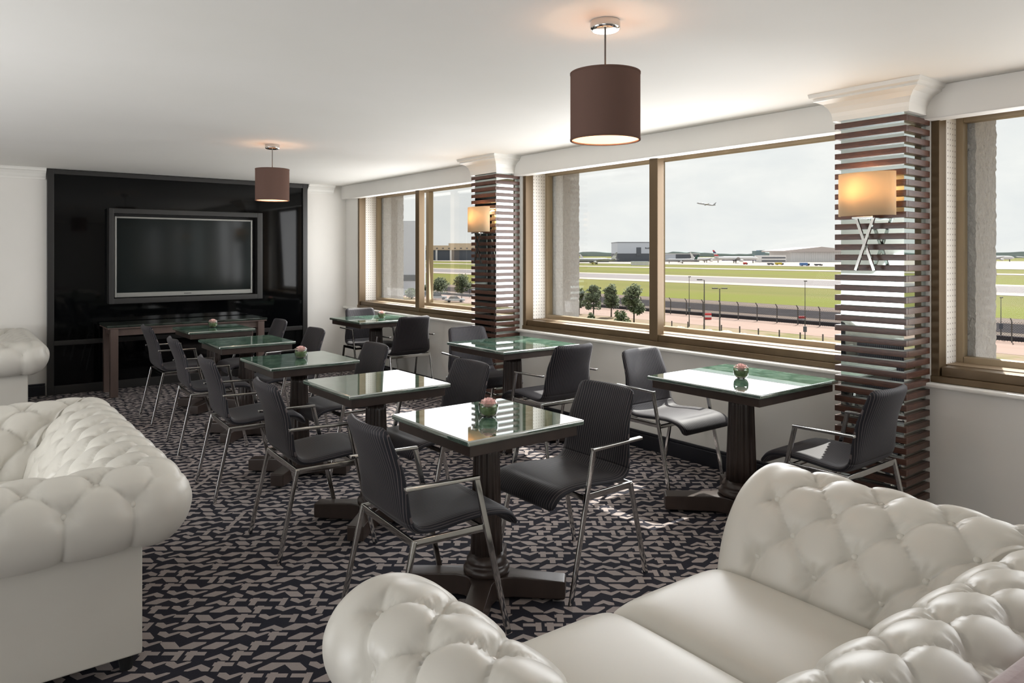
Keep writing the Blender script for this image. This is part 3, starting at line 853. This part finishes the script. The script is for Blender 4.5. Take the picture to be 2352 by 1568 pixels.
def wood_ridge(x, h, y0, y1, n):
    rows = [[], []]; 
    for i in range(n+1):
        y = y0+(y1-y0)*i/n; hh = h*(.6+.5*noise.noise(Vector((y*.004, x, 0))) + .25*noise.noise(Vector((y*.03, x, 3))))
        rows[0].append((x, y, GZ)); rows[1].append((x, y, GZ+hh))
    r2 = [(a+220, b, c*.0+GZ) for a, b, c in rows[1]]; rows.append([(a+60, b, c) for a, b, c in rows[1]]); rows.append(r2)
    o = MB().grid(rows).build('far_woodland', M['farwood_haze'], smooth=True); tag(o, 'low blue green line of woodland on the far horizon', 'woodland', kind='stuff')
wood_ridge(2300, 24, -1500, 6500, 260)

def bld(name, px0, px1, d, depth, label, cat='building', group=None):
    """an Empty in the middle of a front that faces the room; returns the root and the front width"""
    p = out_pt((px0+px1)/2, d)
    return thing(name, label, cat, p, -YAW, group), (px1-px0)/1677*d
root, w_ = bld('grey_hangar', 1418, 1512, 1000, 60, 'big grey hangar with dark lower half and one dark square window'); h_ = zat(557, 1000)-GZ; hm = zat(582, 1000)-GZ
MB().box(-w_/2, w_/2, 0, 60, hm, h_).build('upper_wall', M['clad_light'], root); MB().box(-w_/2, w_/2, .5, 60, 0, hm).build('lower_wall', M['clad_dark'], root)
MB().box(-w_/2+26, -w_/2+32.5, -.4, 0, hm-3, zat(568, 1000)-GZ).build('window', M['clad_dark'], root)
sg = MB()
for k in range(9): sg.box(-w_/2+38+k*1.6, -w_/2+39.1+k*1.6, -.3, 0, hm+6.2, hm+8.0+(.5 if k % 3 == 0 else 0))
sg.build('sign_lettering', M['clad_dark'], root)
MB().box(-w_/2-.5, w_/2+.5, -.5, 60, h_, h_+.8).build('roof_edge', M['clad_dark'], root)
root, w_ = bld('terminal_shed', 1518, 1606, 1000, 30, 'long low grey shed beside the grey hangar'); h_ = zat(583.5, 1000)-GZ
MB().box(-w_/2, w_/2, 0, 30, 0, h_).build('wall', M['clad_light'], root); MB().box(w_/2-32, w_/2, -.5, 0, 0, h_).build('end_wall', M['clad_dark'], root); MB().box(-w_/2-1, w_/2+1, -1, 30, h_, h_+.8).build('roof', M['clad_white'], root)
root, w_ = bld('white_cabin', 1452, 1491, 705, 8, 'low white cabin in front of the grey hangar'); MB().box(-w_/2, w_/2, 0, 8, 0, zat(601, 705)-GZ).build('wall', M['clad_white'], root); MB().box(-w_/2-.3, w_/2+.3, -.3, 8.3, zat(601, 705)-GZ, zat(601, 705)-GZ+.3).build('roof', M['clad_light'], root)
root, w_ = bld('office_block', 1735, 1757, 2200, 30, 'small blue grey office block on the horizon'); h_ = zat(576, 2200)-GZ
MB().box(-w_/2, w_/2, 0, 30, 0, h_).build('wall', M['blue_grey'], root); MB().box(-2, w_/2, -.5, 30, h_, h_+2).build('roof_storey', M['blue_grey'], root)
root, w_ = bld('pier_building', 1748, 1806, 925, 25, 'pale striped pier building left of the white hangar'); h_ = zat(586.5, 925)-GZ
MB().box(-w_/2, w_/2, 0, 25, 0, h_).build('wall', M['clad_white'], root)
for k in range(2): MB().box(-w_/2+1, w_/2-1, -.3, 0, h_-3.6-k*4, h_-2.2-k*4).build('window_band', M['clad_dark'], root)
root, w_ = bld('white_hangar', 1806, 1962, 960, 80, 'wide white ribbed hangar with shallow pitched roof'); h_ = zat(575.5, 960)-GZ; hp = zat(566.5, 960)-GZ
m = MB().box(-w_/2+6, w_/2, 0, 80, 0, h_)
for k in range(28):
    xx = -w_/2+6+k*(w_-6)/28; m.box(xx, xx+.5, -.4, 0, 0, h_)
m.build('ribbed_wall', M['clad_white'], root)
MB().add([(-w_/2-4, -4, h_), (0, -4, hp), (w_/2+4, -4, h_), (-w_/2-4, 84, h_), (0, 84, hp), (w_/2+4, 84, h_), (-w_/2-4, -4, h_-1.6), (w_/2+4, -4, h_-1.6), (-w_/2-4, 84, h_-1.6), (w_/2+4, 84, h_-1.6)],
    [(0,1,4,3), (1,2,5,4), (6,7,2,1,0), (8,3,4,5,9), (6,8,9,7), (0,3,8,6), (2,7,9,5)]).build('roof', M['roof_pale'], root)
root, w_ = bld('brown_hangar', 955, 1100, 1220, 70, 'tan hangar with dark open bays beyond the left window'); h0 = zat(574, 1220)-GZ; h1 = zat(563.5, 1220)-GZ; h2 = zat(558.5, 1220)-GZ
MB().box(-w_/2, w_/2, 2, 70, 0, h0).build('bays', M['clad_dark'], root); MB().box(-w_/2, w_/2, 0, 70, h0, h1).build('fascia', M['tan_clad'], root)
MB().box(2, w_/2, 0, 70, h1, h2).build('upper_storey', M['tan_clad'], root)
for xx in (-w_/2+33, 4): MB().box(xx, xx+3, .5, 2, 0, h0).build('pillar', M['clad_white'], root)
wm = MB()
for k in range(10): wm.box(-w_/2+4+k*10, -w_/2+7+k*10, -.3, 0, h0+2, h0+3.6)
wm.build('vent_row', M['clad_dark'], root)
root, w_ = bld('building_wing', 872, 957, 195, 20, 'tall pale blue building wing seen at the edge of the left window'); h_ = zat(507, 195)-GZ
MB().box(-w_/2, w_/2, 0, 20, 0, h_).build('wall', M['wing_clad'], root); MB().box(-w_/2, w_/2-.35, -.15, 0, zat(645, 195)-GZ, zat(631, 195)-GZ).build('window_band', M['clad_dark'], root)

def jet(name, length, loc, heading, label, tailmats, pitch=0, body='jet_white', belly=None, gear=True, group=None):
    """nose along local +x"""
    root = thing(name, label, 'aeroplane', loc, heading, group); L = length; r = L*.043
    root.rotation_euler = (0, -pitch, heading)
    pr = [(-.5, .012), (-.44, .45), (-.36, .78), (-.25, 1), (.36, 1), (.42, .9), (.46, .68), (.487, .4), (.5, .05)]
    vs = []; fs = []; n = 16; z0 = r*2.2 if gear else 0
    for a, (x, rr) in enumerate(pr):
        lift = .55*r*(1-rr) if x < 0 else -.2*r*(1-rr)
        for k in range(n): t = 2*PI*k/n; vs.append((x*L, r*rr*math.cos(t), z0+lift+r*rr*math.sin(t)))
    for a in range(len(pr)-1):
        for k in range(n): fs.append((a*n+k, a*n+(k+1)%n, (a+1)*n+(k+1)%n, (a+1)*n+k))
    MB().add(vs, fs).build('fuselage', M[body], root, smooth=True)
    for s in (-1, 1):
        t = .006*L
        P = [(.10*L, s*r*.6), (-.02*L, s*r*.6), (-.17*L, s*.46*L), (-.13*L, s*.46*L)]
        dz = [0, 0, .05*L, .05*L]
        MB().add([(x, y, z0-.5*r+d) for (x, y), d in zip(P, dz)] + [(x, y, z0-.5*r+d+t) for (x, y), d in zip(P, dz)], [(3,2,1,0),(4,5,6,7),(0,1,5,4),(1,2,6,5),(2,3,7,6),(3,0,4,7)]).build('wing', M['jet_grey'], root)
        MB().tube([(.09*L, s*.155*L, z0-r*1.0), (.05*L, s*.155*L, z0-r*1.0), (-.0*L, s*.155*L, z0-r*.95)], [r*.5, r*.58, r*.3], 12).build('engine', M[tailmats[-1]] if not gear else M['jet_white'], root, smooth=True)
        P = [(-.40*L, s*r*.3), (-.46*L, s*r*.3), (-.50*L, s*.16*L), (-.47*L, s*.16*L)]
        MB().add([(x, y, z0+.4*r) for x, y in P]+[(x, y, z0+.4*r+t) for x, y in P], [(3,2,1,0),(4,5,6,7),(0,1,5,4),(1,2,6,5),(2,3,7,6),(3,0,4,7)]).build('tailplane', M['jet_grey'], root)
    nb = len(tailmats); fin0, fin1 = z0+.5*r, z0+.5*r+.155*L
    for k, tm in enumerate(tailmats):
        a, b = k/nb, (k+1)/nb
        X = lambda f: (-.345*L-.135*L*f, -.455*L-.055*L*f)
        (xa, xb), (xc, xd) = X(a), X(b); za, zb = fin0+(fin1-fin0)*a, fin0+(fin1-fin0)*b; y = .005*L
        MB().add([(xa,-y,za),(xb,-y,za),(xd,-y,zb),(xc,-y,zb),(xa,y,za),(xb,y,za),(xd,y,zb),(xc,y,zb)], [(3,2,1,0),(4,5,6,7),(0,1,5,4),(1,2,6,5),(2,3,7,6),(3,0,4,7)]).build('tail_fin', M[tm], root)
    if gear:
        for x, y in ((.38*L, 0), (-.02*L, .05*L), (-.02*L, -.05*L)): MB().tube([(x, y, 0), (x, y, z0-.6*r)], r*.22, 8).build('landing_gear', M['rubber'], root)
    if belly: MB().box(-.30*L, .44*L, -r*.6, r*.6, z0-r*1.02, z0-r*.55).build('belly', M[belly], root)
    return root
pz = lambda px, d: out_pt(px, d) + Vector((0, 0, .3))
jet('airliner', 56, pz(1690, 860), -YAW+.12, 'parked white jet with red and blue striped tail, nose to the right', ['jet_white', 'jet_red', 'jet_white', 'jet_blue', 'jet_red'], belly='jet_blue', group='parked airliners')
jet('airliner', 46, pz(1622, 900), -YAW+.35, 'white parked jet behind the red tailed jet, half hidden by sheds', ['jet_white', 'jet_white'], group='parked airliners')
jet('airliner', 46, pz(1368, 745), -YAW+PI+.2, 'blue bellied parked jet beside the roughcast pier, left of the grey hangar', ['jet_white', 'jet_grey'], belly='jet_blue', body='jet_grey', group='parked airliners')
jet('airliner', 40, pz(1365, 960), -YAW+.2, 'white jet parked left of the grey hangar, behind the blue bellied jet', ['jet_white', 'jet_white'], group='parked airliners')
jet('airliner', 38, pz(1566, 830), -YAW+PI, 'parked jet with dark green tail before the low grey shed', ['jet_green', 'jet_green'], body='jet_grey', group='parked airliners')
jet('airliner', 62, pz(2405, 800), -YAW+.25, 'parked jet whose violet tail shows at the right picture edge', ['jet_purple', 'jet_purple'], group='parked airliners')
jet('airliner', 58, pz(2285, 1010), -YAW+.1, 'parked jet whose violet tail peeks out beside the right roughcast pier', ['jet_purple', 'jet_purple'], group='parked airliners')
d_ = 1500; p_ = out_pt(1622, d_); p_.z = zat(469, d_)
jet('airliner_in_flight', 38, p_, -YAW+PI-.25, 'airliner climbing to the left in the pale sky', ['jet_grey', 'jet_grey'], pitch=.16, body='jet_grey', gear=False)

def van(px, py, L, h, m, label, cat='vehicle'):
    d = dep(py); p = out_pt(px, d); p.z = GZ+.3
    root = thing('airport_vehicle', label, cat, p, -YAW+.1, 'airport vehicles on the apron')
    MB().box(-L/2, L/2*.55, -1.3, 1.3, .5, h).build('body', m, root, bevel=.1); MB().box(L/2*.55, L/2, -1.2, 1.2, .5, h*.72).build('cab', M['carglass'], root, bevel=.1)
    for x in (-L*.3, L*.32):
        for y in (-1.2, 1.2): MB().tube([(x, y-.15, .5), (x, y+.15, .5)], .5, 12).build('wheel', M['rubber'], root)
van(1848, 611.5, 8.5, 3.0, M['vblue'], 'blue airport truck in front of the white hangar')
van(1790, 609, 8, 2.4, M['yellow'], 'yellow airport vehicle left of the blue truck')
van(1770, 609, 6, 2.0, M['clad_dark'], 'dark airport vehicle behind the yellow vehicle')
van(1365, 607, 6, 2.2, M['yellow'], 'yellow vehicle under the blue bellied jet')
van(1712, 608, 4, 2.2, M['jet_red'], 'red airport tug below the nose of the red tailed jet')
van(1880, 611, 7, 1.8, M['clad_dark'], 'dark flat airport vehicle right of the blue truck')

def tree(px, ybase, ytop, wpx, label, seed, bush=False):
    d = dep(ybase); p = out_pt(px, d); H_ = (ybase-ytop)/1677*d; W_ = wpx/1677*d; r = random.Random(seed)
    root = thing('shrub' if bush else 'tree', label, 'shrub' if bush else 'tree', p, 0, 'shrubs on the verge' if bush else 'young trees by the service road')
    z0 = 0 if bush else H_*.26
    if not bush:
        t = MB().tube([(0, 0, 0), (.06, .03, H_*.3), (0, 0, H_*.7)], [.13, .1, .04], 8)
        for k in range(5):
            a = r.random()*6.28; t.tube([(0, 0, H_*(.28+.07*k)), (math.cos(a)*W_*.3, math.sin(a)*W_*.3, H_*(.42+.09*k))], [.05, .02], 6)
        t.build('trunk', M['bark'], root)
    m = MB(); blobs = []
    for k in range(10 if bush else 26):
        f = r.random(); zz = z0 + (H_-z0)*(.12+.76*f); rad = W_/2*(1.15-.75*abs(f-.35)/.65)
        a = r.random()*6.28; q = r.random()**.5*rad*.75
        blobs.append((q*math.cos(a), q*math.sin(a), zz, W_*(.15+.11*r.random())))
    for (bx_, by_, bz_, br) in blobs:
        for _ in range(60 if bush else 95):
            v_ = Vector((r.gauss(0, 1), r.gauss(0, 1), r.gauss(0, 1))).normalized()*br*(.55+.5*r.random())
            c = Vector((bx_, by_, max(.1, bz_+v_.z*.9))) + Vector((v_.x, v_.y, 0)); s = .16+.13*r.random()
            a = Vector((r.gauss(0, 1), r.gauss(0, 1), r.gauss(0, 1))).normalized(); b = a.orthogonal().normalized()
            m.add([c-a*s, c+b*s*.6, c+a*s, c-b*s*.6], [(0,1,2,3)])
    m.build('foliage' if not bush else 'foliage', M['shrub'] if bush else M['treeleaf'], root)
tree(1363, 733, 651, 46, 'young tree next to the roughcast pier, leftmost of the middle window trees', 1)
tree(1330, 722, 664, 40, 'young tree half hidden behind the roughcast pier of the middle window', 5)
tree(1404, 728, 653, 38, 'young tree in the middle of the middle window trees', 2)
tree(1456, 744, 655, 56, 'young tree nearest the window mullion with a leaning crown', 3)
tree(1060, 688, 632, 52, 'broad young tree beside the far pillar in the left window', 11)
tree(1012, 680, 640, 46, 'young tree in the middle of the left window', 12)
tree(985, 676, 652, 30, 'small tree beside the bronze mullion in the left window', 13)
tree(945, 686, 664, 36, 'low tree below the pale blue building wing', 14)
tree(1357, 748, 716, 34, 'round shrub under the leftmost tree', 21, True)
tree(1424, 752, 716, 42, 'round shrub between the two right hand trees', 22, True)

def lamp(px, ybase, ytop, heads, label):
    d = dep(ybase); p = out_pt(px, d); H_ = (ybase-ytop)/1677*d
    root = thing('street_lamp', label, 'street lamp', p, -YAW, 'lamp posts on the verge')
    MB().tube([(0, 0, 0), (0, 0, H_*.5), (0, 0, H_)], [.11, .08, .06], 10).build('post', M['steel'], root)
    for s in heads:
        MB().bar((0, 0, H_), (s*.45, 0, H_+.03), .06, .06).build('bracket', M['steel'], root)
        MB().box(min(s*.3, s*1.05), max(s*.3, s*1.05), -.16, .16, H_-.02, H_+.14).build('lamp_head', M['steel'], root, bevel=.03)
lamp(1653, 766, 663, (-1, 1), 'double headed dark lamp post on the verge')
lamp(1617.5, 756, 643, (-1,), 'single headed slim lamp post left of the double lamp')
def mast(px, ybase, ytop, ybox, label):
    d = dep(ybase); p = out_pt(px, d); H_ = (ybase-ytop)/1677*d; hb = (ybase-ybox)/1677*d
    root = thing('camera_mast', label, 'mast', p, -YAW, 'slim masts on the verge')
    MB().tube([(0, 0, 0), (0, 0, hb), (0, 0, H_)], [.09, .06, .035], 8).build('pole', M['steel'], root)
    MB().box(-.18, .18, -.14, .14, hb, hb+.7).build('control_box', M['clad_dark'], root); MB().box(-.12, .25, -.08, .08, H_-.02, H_+.1).build('camera', M['steel'], root)
mast(1583, 750, 636, 716, 'slim dark mast left of both lamp posts')
mast(1849, 780, 646, 762, 'slim mast near the near pillar, in front of the chain link fence')
mast(2299, 776, 684, 755, 'slim mast with control box in the right window')

fr = thing('chain_link_fence', 'tall chain link fence with angled post tops along the service road', 'fence', (104.6, 0, GZ))
ps = [30+3.6*k for k in range(36)]
for y in ps:
    MB().bar((0, y, 0), (0, y, 2.6), .12, .12).bar((0, y, 2.6), (-.45, y, 3.05), .10, .10).build('post', M['steel'], fr)
MB().box(-.005, .005, ps[0], ps[-1], .1, 2.6).build('wire_mesh', M['chainlink'], fr)
wr = MB()
for z in (2.72, 2.86, 3.0): wr.bar((-.45*(z-2.6)/.45, ps[0], z), (-.45*(z-2.6)/.45, ps[-1], z), .02, .02)
wr.build('barbed_wire', M['steel'], fr)
bol = None
for k in range(9):
    px = [1543, 1580, 1617, 1657, 1699, 1742, 1790, 1838, 1890][k]; py = [752, 754, 757.5, 762, 765.5, 771, 774.5, 781, 785.5][k]
    p = out_pt(px, dep(py))
    if bol is None: bol = MB().tube([(0, 0, 0), (0, 0, 1.0)], .09, 8).build('bollard', M['steel']); o = bol
    else: o = bol.copy(); C.objects.link(o)
    o.location = p; tag(o, ['dark bollard leftmost in the verge line', 'dark bollard beside the left mast', 'dark bollard at the foot of the single lamp', 'dark bollard at the foot of the double lamp', 'dark bollard right of the double lamp', 'dark bollard halfway along the verge line', 'dark bollard third from the right end', 'dark bollard beside the right mast', 'dark bollard rightmost, nearest the pillar'][k], 'bollard', 'bollards along the verge')
lab = ['flat pale rock leftmost on the verge', 'tumbled pale rocks heap under the single lamp', 'flat pale rock right of the double lamp', 'flat pale rock under the middle bollards', 'flat pale rock at the middle of the sill line', 'broad flat pale rock left of the right mast', 'flat pale rock below the right mast', 'flat pale rock rightmost, nearest the pillar']
for k, (px, py, w_) in enumerate([(1562, 754, 22), (1626, 761, 24), (1668, 764, 28), (1706, 770, 26), (1742, 776, 26), (1767, 777, 24), (1822, 784, 26), (1866, 787, 30)]):
    d = dep(py); r = random.Random(k); w2 = w_/1677*d
    me = MB(); rws = []
    for a in range(7):
        th = PI*a/6; rws.append([(w2/2*math.sin(th)*math.cos(q)*(1+.2*r.random()), w2/2*math.sin(th)*math.sin(q)*(1+.2*r.random()), max(-.02, .30*math.cos(th)*(1+.25*r.random()))) for q in [2*PI*j/10 for j in range(10)]])
    me.grid(rws, closed_u=True); o = me.build('rock', M['rock']); o.location = out_pt(px, d); o.rotation_euler.z = k
    tag(o, lab[k], 'rock', 'pale rocks on the verge')
def barrier(px, py, label):
    d = dep(py); root = thing('road_barrier', label, 'barrier', out_pt(px, d), -YAW, 'red and white road barriers')
    for k in range(3):
        MB().box(-.55, .55, -.2, .2, .05+k*.35, .05+(k+1)*.35).build('panel', M['jet_red'] if k != 1 else M['jet_white'], root)
    MB().box(-.6, .6, -.3, .3, 0, .05).build('foot', M['rubber'], root)
barrier(1626, 734, 'red and white barrier at the roadside behind the single lamp')
barrier(1842, 742, 'red and white barrier behind the fence near the right mast')
def car(px, py, m, label, rz):
    d = dep(py); root = thing('parked_car', label, 'car', out_pt(px, d), -YAW+rz, 'cars parked under the left window trees')
    MB().box(-2.2, 2.2, -.85, .85, .3, .85).build('body', m, root, bevel=.15, seg=3)
    MB().add([(-1.5,-.75,.85),(1.1,-.75,.85),(1.1,.75,.85),(-1.5,.75,.85),(-1.0,-.62,1.42),(.4,-.62,1.42),(.4,.62,1.42),(-1.0,.62,1.42)], [(4,5,6,7),(0,1,5,4),(1,2,6,5),(2,3,7,6),(3,0,4,7)]).build('cabin', M['carglass'], root, bevel=.06)
    for x in (-1.35, 1.35):
        for y in (-.8, .8): MB().tube([(x, y-.1, .33), (x, y+.1, .33)], .33, 14).build('wheel', M['rubber'], root)
car(1005, 688, M['carsilver'], 'silver car under the middle tree of the left window', .15)
car(1045, 694, M['carsilver'], 'silver car in front of the broad tree by the far pillar', .1)
car(985, 682, M['clad_dark'], 'dark car beside the small tree at the bronze mullion', .2)

# ------------------------------------------------------------------ sky, sun and added fill lamps
wd = bpy.data.worlds.new('world'); bpy.context.scene.world = wd; wd.use_nodes = True
t = NT(wd); bg = t.n['Background']
tc = t.new('ShaderNodeTexCoord'); mp = t.new('ShaderNodeMapping'); t.link(tc.outputs['Generated'], mp.inputs[0]); mp.inputs['Scale'].default_value = (1, 1, 2.6)
f = t.noise(mp.outputs[0], 5.5, 7, .58, .25); g = t.noise(mp.outputs[0], 2.2, 3, .5)
cl = t.ramp(f, [(.36, (.80, .82, .84, 1)), (.50, (.87, .88, .88, 1)), (.60, (.93, .93, .92, 1)), (.72, (.86, .86, .86, 1))])
t.link(t.mix(t.math('MULTIPLY', g, .5), cl, (.90, .90, .89, 1)), bg.inputs[0]); bg.inputs[1].default_value = .89
sun = bpy.data.lights.new('sun', 'SUN'); sun.energy = 9.8; sun.angle = .009; sun.color = (1, .96, .9)
so = bpy.data.objects.new('sun', sun); C.objects.link(so)
el, az = math.radians(48), math.radians(22)
so.rotation_euler = Vector((-math.cos(el)*math.cos(az), -math.cos(el)*math.sin(az), -math.sin(el))).to_track_quat('-Z', 'Y').to_euler()
FILL = True
def area(name, loc, direction, sx, sy, power, col=(1, 1, 1)):
    l = bpy.data.lights.new(name, 'AREA'); l.shape = 'RECTANGLE'; l.size = sx; l.size_y = sy; l.energy = power; l.color = col
    o = bpy.data.objects.new(name, l); C.objects.link(o); o.location = loc
    o.rotation_euler = Vector(direction).to_track_quat('-Z', 'Y').to_euler(); return o
for i, (a, b) in enumerate(OPEN):
    area('window_fill', (4.345, (a+b)/2, 1.52), (-1, 0, -.06), b-a-.5, 1.2, (14, 27, 50, 38)[i], (.99, 1, 1.02))  # added fill lamps in the openings, on top of sky and sun
for y, pw in ((-1.5, 15), (5.0, 40)):
    area('far_side_fill', (-4.9, y, 1.0), (1, 0, 1.1), 5.5, 1.4, pw, (.98, 1, 1.03))  # added fill out of view; the left wall has no windows
for y, pw in ((-1.6, 90), (4.6, 118)):
    area('upward_fill', (-2.9, y, .5), (.45, 0, 1), 2.4, 4.6, pw, (.98, 1, 1.03))  # added unseen fill aimed at the ceiling, no fitting stands here
area('upward_fill', (-1.15, 3.3, .5), (.62, 0, 1), 1.6, 3.2, 24, (.98, 1, 1.03))  # one more added fill lamp, unseen, brightening the ceiling over the aisle
sc = bpy.context.scene
vs_ = sc.view_settings; vs_.view_transform = 'Standard'; vs_.look = 'None'; vs_.exposure = .24; vs_.gamma = 1; vs_.use_curve_mapping = False
try:
    sc.cycles.use_denoising = True; sc.cycles.denoiser = 'OPENIMAGEDENOISE'
    sc.cycles.max_bounces = 8; sc.cycles.diffuse_bounces = 4; sc.cycles.glossy_bounces = 4; sc.cycles.use_adaptive_sampling = True; sc.cycles.adaptive_threshold = .02; sc.cycles.transparent_max_bounces = 16; sc.cycles.sample_clamp_indirect = 6
except Exception: pass
